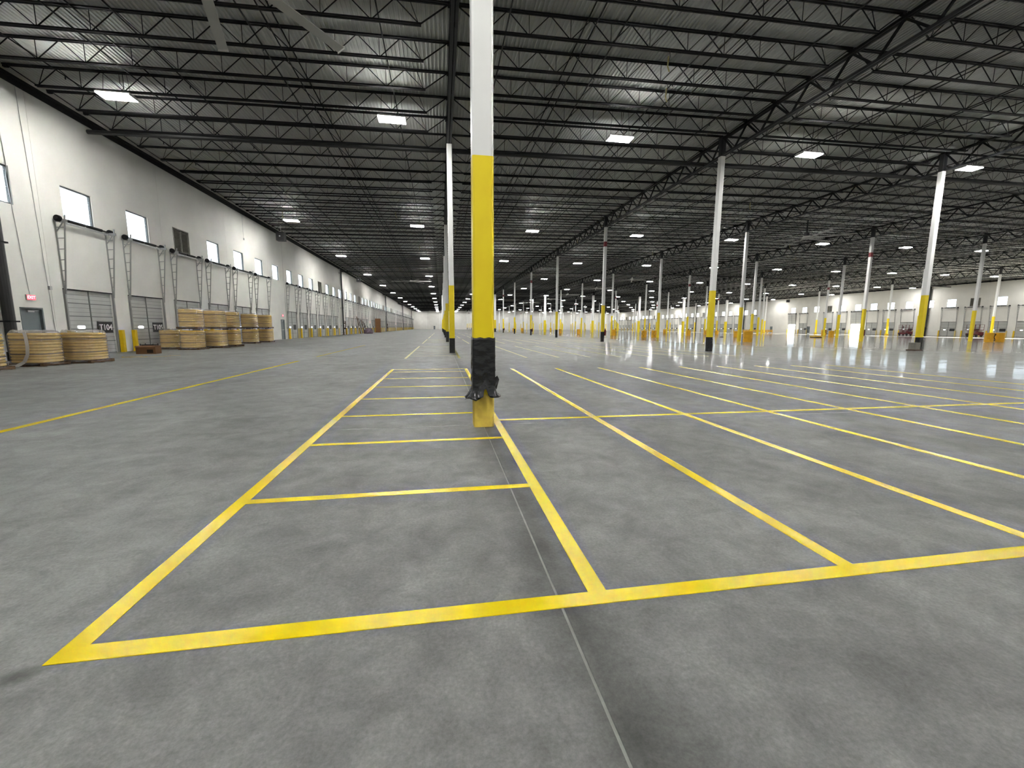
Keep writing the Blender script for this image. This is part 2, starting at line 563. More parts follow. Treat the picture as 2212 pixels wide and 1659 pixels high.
vm_l, vm_r = vent_meshes(WZ[1] - WZ[0]), vent_meshes(WZR[1] - WZR[0])
win_no = 0
vent_no = {0: 0, 1: 0}
for side, slots, face, rz, wz, wm, vm, who in ((0, LS, XL, 0, WZ, wm_l, vm_l, 'pallet wall'), (1, RS, XR, math.pi, WZR, wm_r, vm_r, 'far sunlit wall')):
    for s in slots:
        y, kind = s[0], s[2]
        if kind == 'window':
            win_no += 1
            w = put('window_%d' % win_no, wm[0], None, (face, y, wz[0]), rz); w['kind'] = 'structure'
            put('pane', wm[1], w)
        elif kind == 'vent':
            vent_no[side] += 1
            v = thing('louvred_vent', 'grey square louvred vent between high windows, %s along the %s' % (nth(vent_no[side]), who), 'vent', (face, y, wz[0]), rz, 'louvred vents among the high windows')
            put('frame', vm[0], v)
            if y < 130:
                for q in range(vent_n):
                    put('slat', vm[1], v, (0, 0, .08 + q * (wz[1] - wz[0] - .2) / vent_n))

# ------------------------------------------------------------------ dock doors
SEC = DH / 5
sec = MB().box((-.10, -DW, 0), (-.055, DW, SEC))
sec_me = sec.mesh('section_panel', 'door_grey')
rib = MB().box((-.055, -DW, 0), (-.035, DW, .035)).box((-.055, -DW, .20), (-.048, DW, .212)).box((-.055, -DW, .40), (-.048, DW, .412))
rib_me = rib.mesh('rail', 'door_rib')
stile_me = MB().box((-.055, -.025, 0), (-.028, .025, SEC)).mesh('stile', 'door_rib')
vis = MB()
ring = [(.20 * math.copysign(abs(math.cos(t)) ** .6, math.cos(t)), .075 * math.copysign(abs(math.sin(t)) ** .6, math.sin(t))) for t in [2 * math.pi * k / 20 for k in range(20)]]
vis.quad_prism([(-.054, y * 1.0, z) for y, z in ring], [(-.036, y, z) for y, z in ring])
vis_me = vis.mesh('vision_window', 'daylight_glow')
sign_me = MB().box((-.03, -.46, -.28), (-.018, .46, .28)).mesh('number_sign', 'sign_black')
head_me = MB().box((-.03, -DW - .08, DH), (.04, DW + .08, DH + .05)).mesh('header', 'black_steel')
def track_mb(side):
    m = MB(); y = side * (DW + .06)
    m.box((0.002, y - .035, 0), (.09, y + .035, DH))
    m.bar((.06, y, DH), (.05, y, 6.05), .042, .042)
    m.bar((.10, y, DH - .2), (.46, y, 6.25), .045, .045)
    m.bar((.0, y, 6.0), (.52, y, 6.0), .05, .12)
    m.bar((.05, y - .0, 5.5), (.40, y, 6.0), .035)
    z = DH + .35
    while z < 5.9:
        xx = .10 + .36 * (z - DH + .2) / (3.45)
        m.bar((.05, y, z), (xx, y, z + .02), .03, .03)
        z += .47
    return m
track_me = {s: track_mb(s).mesh('track_frame', 'dark_track') for s in (-1, 1)}
shaft = MB().tube([(.22, -DW - .2, 6.08), (.22, DW + .2, 6.08)], .036, 8)
shaft.tube([(.22, -.95, 6.08), (.22, -.08, 6.08)], .068, 10).tube([(.22, .08, 6.08), (.22, .95, 6.08)], .068, 10)
shaft_me = shaft.mesh('spring_shaft', 'black_steel')
drum_me = MB().tube([(.22, -.05, 0), (.22, .05, 0)], .14, 14).mesh('cable_drum', 'black_steel')
ang_me = MB().box((.16, -DW, 5.93), (.20, DW, 6.0)).mesh('shaft_support', 'galvanised')
guard_me = {s: MB().box((.10, s * (DW + .18) - .09, 0), (.26, s * (DW + .18) + .09, 1.16)).box((.08, s * (DW + .18) - .12, 0), (.28, s * (DW + .18) + .12, .03)).mesh('track_guard', 'guard_yellow' if s < 0 else 'guard_cream') for s in (-1, 1)}
guard_y = MB().box((.10, (DW + .18) - .09, 0), (.26, (DW + .18) + .09, 1.16)).mesh('track_guard', 'guard_yellow')
def text_mesh(body, size, depth, m):
    cu = bpy.data.curves.new('letters', 'FONT')
    cu.body = body; cu.size = size; cu.extrude = depth; cu.offset = size * .018
    cu.align_x = 'CENTER'; cu.align_y = 'CENTER'
    o = bpy.data.objects.new('letters', cu); COL.objects.link(o)
    dg = bpy.context.evaluated_depsgraph_get()
    me = bpy.data.meshes.new_from_object(o.evaluated_get(dg))
    bpy.data.objects.remove(o); bpy.data.curves.remove(cu)
    me.transform(Matrix(((0, 0, 1, 0), (1, 0, 0, 0), (0, 1, 0, 0), (0, 0, 0, 1))))
    me.materials.clear(); me.materials.append(MATS[m])
    me.name = 'letters'
    return me
door_no = 0
def dock_door(face, y, rz, open_=False, text=None, near=True):
    global door_no
    door_no += 1
    d = put('door_%d' % door_no, None, None, (face, y, 0), rz); d['kind'] = 'structure'
    for k in range(5):
        if open_:
            p = put('section_panel', sec_me, d, (.12 + .055 * k, 0, DH + SEC * k - .25))
            p.rotation_euler = (0, math.radians(6), 0)
        else:
            p = put('section_panel', sec_me, d, (0, 0, SEC * k))
        if near:
            put('rail', rib_me, p); put('stile', stile_me, p)
    if not open_:
        put('vision_window', vis_me, d, (0, -.62, 1.30))
        s = put('number_sign', sign_me, d, (0, .80, 1.30))
        if text: put('letters', text_mesh(text, .40, .004, 'sign_white'), s, (-.012, 0, -.01))
    put('header', head_me, d)
    for s_ in (-1, 1):
        put('track_frame', track_me[s_], d)
    put('spring_shaft', shaft_me, d); put('shaft_support', ang_me, d)
    put('cable_drum', drum_me, d, (0, -DW - .12, 6.08)); put('cable_drum', drum_me, d, (0, DW + .12, 6.08))
    put('track_guard', guard_me[-1], d)
    put('track_guard', guard_y if y < 32 else guard_me[1], d)
    return d
names = {0: 'T104', 1: 'T105'}
for y, dock, kind in LS:
    if dock and y > 14:
        k = round((y - 23.73) / 4.004)
        dock_door(XL, y, 0, text=names.get(k) if y < 40 else None, near=y < 120)
    elif dock:
        dock_door(XL, y, 0, near=False)
for y, dock, kind, op in RS:
    if dock: dock_door(XR, y, math.pi, op, near=60 < y < 130)

# personnel doors with frames, and exit signs over them
pd_frame = MB().box((-.20, -.5, 0), (.02, -.44, 2.12)).box((-.20, .44, 0), (.02, .5, 2.12)).box((-.20, -.44, 2.06), (.02, .44, 2.12)).mesh('door_frame', 'exit_door_grey')
pd_leaf = MB().box((-.14, -.44, .01), (-.09, .44, 2.06)).mesh('door_leaf', 'exit_door_grey')
pd_bar = MB().tube([(-.04, -.36, 1.02), (-.04, .36, 1.02)], .02, 8).box((-.09, -.36, .98), (-.03, -.32, 1.06)).box((-.09, .32, .98), (-.03, .36, 1.06)).mesh('push_bar', 'galvanised')
pd_close = MB().box((-.09, -.12, 1.93), (-.03, .16, 2.0)).bar((-.05, .0, 1.98), (-.02, .36, 2.0), .025).mesh('door_closer', 'galvanised')
def personnel_door(loc, rz):
    global door_no
    door_no += 1
    d = put('door_%d' % door_no, None, None, loc, rz); d['kind'] = 'structure'
    for n_, me in (('door_frame', pd_frame), ('door_leaf', pd_leaf), ('push_bar', pd_bar), ('door_closer', pd_close)):
        put(n_, me, d)
sign_box = MB().box((0.002, -.19, 0), (.06, .19, .22)).mesh('housing', 'lamp_body')
sign_face = MB().box((.06, -.18, .012), (.064, .18, .208)).mesh('lit_face', 'exit_red')
exit_txt = text_mesh('EXIT', .17, .001, 'exit_letter')
def exit_sign(loc, rz, label):
    t = thing('exit_sign', label, 'exit sign', loc, rz, 'red exit signs over grey doors')
    put('housing', sign_box, t); f = put('lit_face', sign_face, t); put('letters', exit_txt, f, (.066, 0, .11))
for i, y in enumerate(EXL):
    personnel_door((XL, y, 0), 0)
    exit_sign((XL, y, 2.42), 0, ('red lit exit sign over the grey door beside the first dock door', 'red lit exit sign over the narrow grey door beyond the stacked coils',
              'red exit sign above third grey personnel door along the pallet wall', 'red exit sign above fourth grey personnel door along the pallet wall', 'red exit sign above fifth grey personnel door along the pallet wall')[i])
for y in EXR: personnel_door((XR, y, 0), math.pi)
for x in (-4.2, 33.0): 
    d0 = door_no
    door_no += 1
    d = put('door_%d' % door_no, None, None, (x, YB, 0), -math.pi / 2); d['kind'] = 'structure'
    # hung on the face of the back wall
    MB().box((0.002, -.5, 0), (.06, .5, 2.15)).build('door_frame', 'exit_door_grey', d)
    MB().box((.06, -.44, .01), (.08, .44, 2.08)).build('door_leaf', 'exit_door_grey', d)

# ------------------------------------------------------------------ steel columns
def rsq(h, z0, z1, r=.03):
    pts = []
    for sx, sy, a in ((1, 1, 0), (-1, 1, 90), (-1, -1, 180), (1, -1, 270)):
        for t in (0, 45, 90):
            th = math.radians(a + t)
            pts.append((sx * (h - r) + r * math.cos(th), sy * (h - r) + r * math.sin(th)))
    return [(x, y, z0) for x, y in pts], [(x, y, z1) for x, y in pts]
ROWNAMES = ['first', 'second', 'third', 'fourth', 'fifth', 'sixth', 'seventh']
CB = [10.62, 11.08, 11.24, 11.33, 11.24, 11.08, 10.62]   # top of the white paint per row
mesh_cache = {}
def cmesh(key, name, m, a, h):
    k = (key, a, h)
    if k not in mesh_cache: mesh_cache[k] = MB().quad_prism(*rsq(h, a[0], a[1])).mesh(name, m)
    return mesh_cache[k]
for i in range(7):
    for j in range(0, 16):
        if j == 0 and i > 0: continue
        x, y = X0 + SX * i, Y0 + SY * j
        if y > YB - 1: continue
        wide = j == 7
        h = .14 if not wide else .30
        top = ROOF[i + 1] - .14
        if i == 0 and j == 0:
            lab = 'white and yellow square steel column in front with torn black wrap near its foot'
        elif wide:
            lab = 'double-width white and yellow column in %s row, %s away along it' % (ROWNAMES[i], nth(j + (i == 0)))
        elif i == 2 and j == 1:
            lab = 'white and yellow column with dark foot and a loose grey block beside it'
        elif i in (1, 3, 5) and j % 2 == 0:
            lab = 'white and yellow column with dark red band, %s row from pallet wall, %s along it' % (ROWNAMES[i], nth(j))
        elif i < 2:
            lab = 'white and yellow column with black wrapped foot, %s row from pallet wall, %s along' % (ROWNAMES[i], nth(j + (i == 0)))
        else:
            lab = 'white column with yellow lower part, %s row from pallet wall, %s along it' % (ROWNAMES[i], nth(j))
        t = thing('steel_column', lab, 'column', (x, y, 0), 0, 'steel columns in rows')
        put('shaft', cmesh('s%d' % wide, 'shaft', 'white_column_paint', (0.0, CB[i]), h), t)
        put('column_head', cmesh('h%d' % wide, 'column_head', 'dark_steel', (CB[i], top), h), t)
        yt = 3.58 if i == 0 else 3.60
        if i == 0 and j == 0:
            put('yellow_coat', cmesh('y', 'yellow_coat', 'yellow_column_paint', (.46, yt), h + .002), t)
            p = put('worn_foot', cmesh('w', 'worn_foot', 'worn_yellow_paint', (.0, .46), h + .002), t)
            p['label'] = 'scuffed faded yellow foot of the column'
        else:
            zb = 0.0
            if i < 2 or (i == 2 and j == 1):
                zb = (.80, .98, 1.0, 1.0)[min(j - 1, 3)] if i == 0 else (.86, 1.0, 1.1, 1.1)[min(j - 1, 3)]
                put('black_wrap', cmesh('b%d' % wide, 'black_wrap', 'black_wrap', (.0, zb), h + .008), t)
            put('yellow_coat', cmesh('y%d' % wide, 'yellow_coat', 'yellow_column_paint', (zb, yt), h + .002), t)
        if i in (1, 3, 5) and j % 2 == 0:
            put('red_band', cmesh('r%d' % wide, 'red_band', 'red_band', (9.25, 9.72), h + .004), t)
        if i == 6:
            put('foot_collar', cmesh('f', 'foot_collar', 'guard_yellow', (0, .45), .24), t)
        # top plate
        put('cap_plate', cmesh('c%d' % wide, 'cap_plate', 'black_steel', (top, top + .02), h + .05), t)

# the torn wrap on the front column: crumpled sleeve with a flared ragged hem
def torn_wrap():
    N, K = 48, 26
    h = .148
    bm = bmesh.new()
    rows = []
    rnd = random.Random(3)
    def per(s):  # point on the square, s in 0..1, and outward normal
        s = (s % 1) * 4; k = int(s); u = (s - k) * 2 - 1
        return [((h, u * h), (1, 0)), ((-u * h, h), (0, 1)), ((-h, -u * h), (-1, 0)), ((u * h, -h), (0, -1))][k]
    jag = [rnd.uniform(-.03, .03) for _ in range(N)]
    for k in range(K + 1):
        t = k / K
        row = []
        for a in range(N):
            s = a / N
            (x, y), (nx, ny) = per(s)
            z_top = 1.245 + .006 * math.sin(a * 1.3)
            # notch at front (normal -y) right of centre, hem deeper at its left
            d = abs(((s * 4) - 3.55 + 2) % 4 - 2)
            z_bot = .41 + jag[a] * .5 + .13 * math.exp(-(d / .10) ** 2) - .02 * math.sin(s * 12)
            z = z_top + (z_bot - z_top) * t
            wr = .010 * math.sin(z * 38 + 5 * math.sin(s * 9.5)) + .008 * math.sin(z * 71 + s * 31) + .002 * rnd.uniform(-1, 1)
            edge = 1 - abs(((s * 4) % 1) - .5) * 2       # 0 at corners
            out = .006 + max(0, wr) * min(1, t * 2.2 + .1) * (.15 + .85 * min(1, edge * 2))
            if t > .80:
                q = (t - .80) / .20
                side = 1.0 if (2.0 < s * 4 < 3.45) else (.75 if s * 4 < 1.2 or s * 4 > 3.7 else .45)
                out += side * .085 * q * q * (1 + .35 * math.sin(a * 1.9))
                z += .03 * q * side * (s * 4 < 1.2)
            cx, cy = x / h, y / h
            n = Vector((nx, ny)) if edge > .12 else Vector((cx, cy)).normalized()
            row.append(bm.verts.new((x + n.x * out, y + n.y * out, z)))
        rows.append(row)
    for k in range(K):
        for a in range(N):
            b = (a + 1) % N
            bm.faces.new((rows[k][a], rows[k + 1][a], rows[k + 1][b], rows[k][b]))
    # a loose flap standing off the far right edge
    fl_ = [bm.verts.new(p) for p in ((.15, .02, .66), (.21, .06, .70), (.235, .04, .645), (.19, -.03, .52), (.155, -.08, .50))]
    bm.faces.new(fl_)
    me = bpy.data.meshes.new('black_wrap'); bm.to_mesh(me); bm.free()
    me.materials.append(MATS['black_wrap'])
    for p in me.polygons: p.use_smooth = True
    root = [o for o in COL.objects if o.name == 'steel_column'][0]
    o = put('torn_black_wrap', me, root)
    o['label'] = 'torn crumpled black plastic wrap with ragged flared hem'
    md = o.modifiers.new('thickness', 'SOLIDIFY'); md.thickness = .003; md.offset = 0
torn_wrap()

# ------------------------------------------------------------------ girders over each column row
GD = 1.10
PAN = JS
gm = {}
def girder_meshes(depth):
    if depth in gm: return gm[depth]
    L = SY - .30
    a = .15
    tc = MB(); bc = MB()
    for s in (-1, 1):
        tc.box((s * .065 - .045, a, -.10), (s * .065 + .045, SY - a, 0))
        bc.box((s * .065 - .045, a + .02, -depth), (s * .065 + .045, SY - a - .02, -depth + .10))
    diags = []
    for k in range(9):
        y0, ym, y1 = k * PAN, (k + .5) * PAN, (k + 1) * PAN
        diags.append(((0, max(y0, .15), -.06), (0, ym - .05, -depth + .06)))
        diags.append(((0, ym + .05, -depth + .06), (0, min(y1, SY - .15), -.06)))
    web = MB()
    for p, q in diags: web.bar(p, q, .075, .075, up=(1, 0, 0))
    gm[depth] = (tc.mesh('top_chord', 'black_steel'), bc.mesh('bottom_chord', 'dark_steel'), web.mesh('web', 'black_steel'), diags)
    return gm[depth]
unit_bar = MB().box((-.5, -.5, 0), (.5, .5, 1)).mesh('diagonal', 'black_steel')
def place_bar(name, p, q, w, parent, up=(0, 1, 0)):
    p = Vector(p); q = Vector(q); d = q - p
    z = d.normalized(); x = Vector(up).cross(z)
    if x.length < 1e-3: x = Vector((1, 0, 0))
    x.normalize(); y = z.cross(x)
    o = put(name, unit_bar, parent)
    o.matrix_local = Matrix.LocRotScale(p, Matrix((x, y, z)).transposed().to_quaternion(), Vector((w, w, d.length)))
    return o
for i in range(7):
    depth = ROOF[i + 1] - .13 - CB[i] - .0
    for j in range(0, 16):
        y = Y0 + SY * j
        if y > YB - 2: continue
        t = thing('joist_girder', 'heavy black roof truss along %s column row, %s span from the camera end' % (ROWNAMES[i], nth(j + 1)), 'truss', (X0 + SX * i, y, ROOF[i + 1] - .13), 0, 'roof girders along the column rows')
        if j == 15:
            s = (YB - y) / SY
        else: s = 1
        a, b, c, dg_ = girder_meshes(round(depth, 3))
        kids = [put('top_chord', a, t), put('bottom_chord', b, t)]
        if j <= 2 and i <= 4:
            for p, q in dg_: place_bar('diagonal', p, q, .075, t, up=(1, 0, 0))
        else:
            kids.append(put('web', c, t))
        if s != 1: t.scale = (1, s, 1)

# ------------------------------------------------------------------ bar joists across every bay
JD = .76
def joist_parts(k):
    x0, x1 = XS[k], XS[k + 1]
    e0 = .03 if k > 0 else .01
    L = x1 - x0; sl = (ROOF[k + 1] - ROOF[k]) / L
    S = lambda x: sl * x - .004
    b0, b1 = 1.04, L - 1.04
    tc, bc, web = MB(), MB(), MB()
    def chord(m, xa, xb, z0, z1):
        for s in (-1, 1):
            ya, yb = s * .042 - .024, s * .042 + .024
            m.quad_prism([(xa, ya, S(xa) + z0), (xb, ya, S(xb) + z0), (xb, yb, S(xb) + z0), (xa, yb, S(xa) + z0)],
                         [(xa, ya, S(xa) + z1), (xb, ya, S(xb) + z1), (xb, yb, S(xb) + z1), (xa, yb, S(xa) + z1)])
    chord(tc, e0, L - e0, -.055, 0)
    # bearing seats on the girders
    for xa, xb in ((e0, e0 + .16), (L - e0 - .16, L - e0)):
        tc.box((xa, -.05, S((xa + xb) / 2) - .124), (xb, .05, S((xa + xb) / 2) - .05))
    chord(bc, b0, b1, -JD, -JD + .055)
    n = round((b1 - b0) / 1.5)
    p = (b1 - b0 - .1) / n
    rods = []
    T = lambda x: (x, 0, S(x) - .03)
    B = lambda x: (x, 0, S(x) - JD + .03)
    rods.append((T(.12), B(b0 + .05), .04)); rods.append((B(b1 - .05), T(L - .12), .04))
    rods.append((T(b0 + .35), B(b0 + .08), .022)); rods.append((T(b1 - .35), B(b1 - .08), .022))
    for q in range(n):
        xa = b0 + .05 + q * p; xb = xa + p; xm = (xa + xb) / 2
        rods.append((B(xa), T(xm), .03)); rods.append((T(xm), B(xb), .03))
        if q > 0: rods.append((B(xa), T(xa), .02))
    for a, b, w in rods: web.bar(a, b, w, w, n=3, up=(0, 1, 0), caps=False)
    return tc, bc, web, rods
JP = [joist_parts(k) for k in range(8)]
JM = [(a.mesh('top_chord', 'black_steel'), b.mesh('bottom_chord', 'black_steel'), c.mesh('web', 'black_steel')) for a, b, c, d in JP]
BAYN = ['between the pallet wall and first column row'] + ['between %s and %s column rows' % (ROWNAMES[k], ROWNAMES[k + 1]) for k in range(6)] + ['between seventh column row and far sunlit wall']
cands = []
n = 2
while Y0 + n * JS < YB - .5:
    y = Y0 + n * JS
    for k in range(8):
        pts = [(XS[k] + (XS[k + 1] - XS[k]) * f_, y, 11.6) for f_ in (0, .25, .5, .75, 1)]
        vis_ = sum(in_view(*p) for p in pts)
        dist = math.hypot((XS[k] + XS[k + 1]) / 2, y)
        cands.append((-(vis_ / 5.0) / dist if vis_ else 1.0 + dist, n, k, y))
    n += 1
cands.sort()
solo, rest = cands[:298], cands[298:]
nmin = {}
for _, n, k, y in solo: nmin[k] = min(nmin.get(k, 999), n)
for _, n, k, y in solo:
    lab = 'slim black joist, %s from the camera, %s' % (nth(n - nmin[k] + 1), BAYN[k])
    t = thing('bar_joist', lab, 'joist', (XS[k], y, ROOF[k]), 0, 'bar joists under the roof deck')
    put('top_chord', JM[k][0], t); put('bottom_chord', JM[k][1], t)
    if n - nmin[k] < 7 and k < 3:
        for a, b, w in JP[k][3]: place_bar('diagonal', a, b, w * .85, t)
    else:
        put('web', JM[k][2], t)
def bulk_joists():
    vs_, fs3, off = [], [], 0
    fv, fl_ = [], []
    base = []
    for k in range(8):
        m = MB()
        for part in JP[k][:3]:
            o = len(m.v); m.v += part.v; m.f += [tuple(i + o for i in f) for f in part.f]
        base.append((np.array([tuple(v) for v in m.v]), m.f))
    V, Fs = [], []
    o = 0
    for _, n, k, y in rest:
        v, f = base[k]
        V.append(v + np.array([XS[k], y, ROOF[k]]))
        Fs += [tuple(i + o for i in q) for q in f]
        o += len(v)
    me = bpy.data.meshes.new('roof_joists')
    me.from_pydata(np.concatenate(V).tolist(), [], Fs)
    me.materials.append(MATS['black_steel'])
    ob = put('roof_joists', me)
    tag(ob, 'dense far field of black bar joists under the roof deck', 'joists', None, 'stuff')
bulk_joists()

# ------------------------------------------------------------------ bridging, sprinkler pipes and the cross main
for k in range(8):
    L = XS[k + 1] - XS[k]
    spots = [(f_, lvl) for f_ in (.30, .66) for lvl in ('top', 'low')]
    for q, (f_, lvl) in enumerate(spots):
        x = XS[k] + L * f_; z = roof_z(x) - (.08 if lvl == 'top' else JD - .02)
        m = MB().bar((0, Y0 + 2 * JS - .3, 0), (0, YB, 0), .035, .035, n=4)
        o = m.build('bridging_rod', 'black_steel', None, (x, 0, z))
        tag(o, 'thin bridging rod, %s chords, %s line, %s' % ('upper' if lvl == 'top' else 'lower', nth(1 + q // 2), BAYN[k]), 'bridging', 'bridging rods across the joists')
    for q, f_ in enumerate((.12, .38, .61, .86)):
        x = XS[k] + L * f_; z = roof_z(x) - .30
        m = MB().bar((0, Y0 + 2 * JS - .3, 0), (0, YB - 1, 0), .055, .055, n=6)
        t = thing('sprinkler_pipe', 'straight dark sprinkler pipe, %s line, %s' % (nth(q + 1), BAYN[k]), 'pipe', (x, 0, z), 0, 'sprinkler branch pipes')
        m.build('pipe', 'black_pipe', t)
        hd = MB()
        for e in range(4, 70):
            yy = Y0 + e * JS * 1.6
            if yy < YB - 3: hd.bar((0, yy, -.02), (0, yy, -.13), .03, .03, n=4)
        s = hd.build('sprinkler_heads', 'dark_steel', t); s['kind'] = 'stuff'
for q, y in enumerate((24.45, 75.6, 126.9, 178.1)):
    t = thing('cross_main', 'thick black pipe crossing under the joists, %s away from the camera' % nth(q + 1), 'pipe', (0, y, 0), 0, 'thick cross pipes under the joists')
    m = MB(); pts = [(XS[k] + (.3 if k == 0 else 0) - (.3 if k == 8 else 0), 0, ROOF[k] - 1.02) for k in range(9)]
    m.tube(pts, .10, 8); m.build('pipe', 'black_pipe', t)
    hg = MB()
    for k in range(8):
        for f_ in (.2, .5, .8):
            x = XS[k] + (XS[k + 1] - XS[k]) * f_; hg.bar((x, 0, roof_z(x) - 1.0), (x, 0, roof_z(x) - .02), .02, .02)
    hg.build('hanger_rods', 'black_steel', t)['kind'] = 'stuff'

# ------------------------------------------------------------------ high bay lights
LX = [-13.05, -2.05, 9.0, 19.95, 30.8, 42.1, 53.3, 64.3, 75.4, 86.4, 97.3, 107.0]
LY = [-19.5, 0.9, 21.1, 41.6, 60.5, 80.9, 101.2, 122.0, 142.3, 162.0, 182.7, 203.2, 223.5, 243.5, 260.5]
body_me = MB().box((-.63, -.30, -.055), (-.60, .30, .03)).box((.60, -.30, -.055), (.63, .30, .03)).box((-.60, -.30, .0), (.60, -.28, .03)).box((-.60, .28, .0), (.60, .30, .03)).quad_prism([(-.62, -.30, .02), (.62, -.30, .02), (.62, .30, .02), (-.62, .30, .02)], [(-.58, -.24, .09), (.58, -.24, .09), (.58, .24, .09), (-.58, .24, .09)]).box((-.22, -.09, .09), (.22, .09, .15)).mesh('housing', 'lamp_body')
lens_me = MB().box((-.60, -.28, -.05), (.60, .28, .02)).mesh('lens', 'lamp_lens')
lpos = []
for b, y in enumerate(LY):
    for a, x in enumerate(LX): lpos.append((a, b, x, y))
for a, b, x, y in lpos:
    if b < 2: lab = 'white glowing panel light overhead behind the camera, %s out from pallet wall' % nth(a + 1) if b else 'white glowing panel light near the front wall, %s out from pallet wall' % nth(a + 1)
    else: lab = 'white glowing panel light, %s out from pallet wall in %s cross row away' % (nth(a + 1), nth(b - 1))
    z = 10.80
    t = thing('high_bay_light', lab, 'ceiling light', (x, y, z), 0, 'white panel lights under the roof')
    put('housing', body_me, t); put('lens', lens_me, t)
    key = ('wire', round(roof_z(x) - z, 2))
    if key not in mesh_cache:
        hh = roof_z(x) - z - .02
        mesh_cache[key] = MB().bar((-.5, 0, .09), (-.42, 0, hh), .012, .012).bar((.5, 0, .09), (.42, 0, hh), .012, .012).tube([(.1, 0, .15), (.25, .05, .35), (.12, .05, .5), (.15, 0, hh)], .012, 5).mesh('hanging_wires', 'wire')
    put('hanging_wires', mesh_cache[key], t)

# ------------------------------------------------------------------ floor markings
def line(x0, y0, x1, y1, label, m='yellow_line_paint', group='yellow floor lines', z=.003):
    o = MB().box((0, 0, 0.0002), (x1 - x0, y1 - y0, z)).build('floor_line', m, None, (x0, y0, 0))
    return tag(o, label, 'floor line', group)
LINES_X = [.79 + 1.545 * k for k in range(10)]
BLK = [(1.83, 14.05), (18.85, 31.1), (35.9, 48.2), (53.0, 65.3), (70.0, 82.3), (87.1, 99.4)]
bn = ['front', 'second', 'third', 'fourth', 'fifth', 'sixth']
for b, (ya, yb) in enumerate(BLK):
    lm = 'yellow_line_paint' if b == 0 else 'faded_line_paint'
    line(-1.64, ya, -1.54, yb, 'long yellow line on the pallet wall side of the %s hatched strip' % bn[b], lm)
    for k, x in enumerate(LINES_X):
        if b > 2 and k > 4: continue
        if b == 0:
            lab = ['long yellow line running past the foot of the front column', 'long yellow floor line, next one out beyond the front column'][k] if k < 2 else 'long yellow floor line, %s one out from the front column, front block' % nth(k + 1)
        else:
            lab = 'faint yellow floor line, %s out from the first column row, %s block away' % (nth(k + 1), nth(b + 1))
        line(x - .05, ya + (.1 if b == 0 else 0), x + .05, yb - (0 if k == 0 else .25), lab, lm)
line(-1.64, 1.83, 15.4, 1.93, 'broad yellow line crossing the whole picture nearest the camera', z=.0034)
line(.80, 6.04, 15.4, 6.13, 'thin yellow line crossing the long lines beside the front column', z=.0036)
rungs = [3.45, 5.08, 6.69, 8.28, 9.92, 11.54, 13.2, 14.0]
for b in range(3):
    for q, r in enumerate(rungs):
        y = r + (BLK[b][0] - 1.83)
        lab = 'thin yellow rung across the %s hatched strip, %s rung from the camera' % (bn[b], nth(q + 1))
        line(-1.54, y - .04, .74, y + .04, lab, 'yellow_line_paint' if b == 0 else 'faded_line_paint', z=.0028)
line(-5.78, 3.0, -5.66, 18.0, 'thin yellow aisle line standing apart, toward the pallet wall')
line(-5.76, 20.5, -5.68, 33.0, 'faint continuation of the lone aisle line toward the far end')
line(86.2, 20.0, 88.4, 240.0, 'pale broad stripe on the floor before the far sunlit wall', 'pale_stripe', None)  # broad even pale strip lying on the slabs

# ------------------------------------------------------------------ wrapped coils on pallets
mix_material('film_tail', (0.90, 0.87, 0.82), 0.6, 0.2, 0.4, 14.0)
def sup(s_, h, e=3.6):
    c, q = math.cos(s_), math.sin(s_)
    r = h / (abs(c) ** e + abs(q) ** e) ** (1 / e)
    return r * c, r * q
def ring_mesh():
    N = 36
    prof = [(-.06, .0), (-.022, .008), (-.006, .026), (0, .05), (-.006, .074), (-.022, .092), (-.06, .10)]
    v, f = [], []
    for k, (d, z) in enumerate(prof):
        for a in range(N):
            x, y = sup(2 * math.pi * a / N, .53 + d)
            v.append((x, y, z))
    for k in range(len(prof) - 1):
        for a in range(N):
            b = (a + 1) % N
            f.append((k * N + a, k * N + b, (k + 1) * N + b, (k + 1) * N + a))
    f.append(tuple(reversed(range(N)))); f.append(tuple((len(prof) - 1) * N + a for a in range(N)))
    me = bpy.data.meshes.new('coil_layer'); me.from_pydata(v, [], f); me.materials.append(MATS['coil_yellow'])
    return me
def strap_mesh():
    N = 36; v, f = [], []
    for d, z in ((.535, 0), (.546, 0), (.546, .03), (.535, .03)):
        for a in range(N):
            x, y = sup(2 * math.pi * a / N, d); v.append((x, y, z))
    for k in range(4):
        for a in range(N):
            b = (a + 1) % N; k2 = (k + 1) % 4
            f.append((k * N + a, k * N + b, k2 * N + b, k2 * N + a))
    me = bpy.data.meshes.new('strap'); me.from_pydata(v, [], f); me.materials.append(MATS['strap_dark'])
    return me
def film_mesh(seed, loose=1.0):
    rnd = random.Random(seed); N, K = 48, 14
    v, f = [], []
    for k in range(K + 1):
        t = k / K
        for a in range(N):
            d = .548 + rnd.uniform(-.003, .006)
            z = -.06 + t * 1.13
            if t > .9: d -= (t - .9) * .9; z += rnd.uniform(-.03, .06) * loose - .05 * (1 - loose)
            if t < .12: d += rnd.uniform(.0, .035)
            x, y = sup(2 * math.pi * a / N, d)
            v.append((x, y, z))
    for k in range(K):
        for a in range(N):
            b = (a + 1) % N
            f.append((k * N + a, k * N + b, (k + 1) * N + b, (k + 1) * N + a))
    c = len(v); v.append((0, 0, 1.04))
    rr = len(v)
    for a in range(N):
        x, y = sup(2 * math.pi * a / N, .28); v.append((x, y, 1.04 + rnd.uniform(-.02, .05) * loose))
    for a in range(N):
        b = (a + 1) % N
        f.append((K * N + a, K * N + b, rr + b, rr + a)); f.append((rr + a, rr + b, c))
    me = bpy.data.meshes.new('stretch_film'); me.from_pydata(v, [], f); me.materials.append(MATS['stretch_film'])
    return me
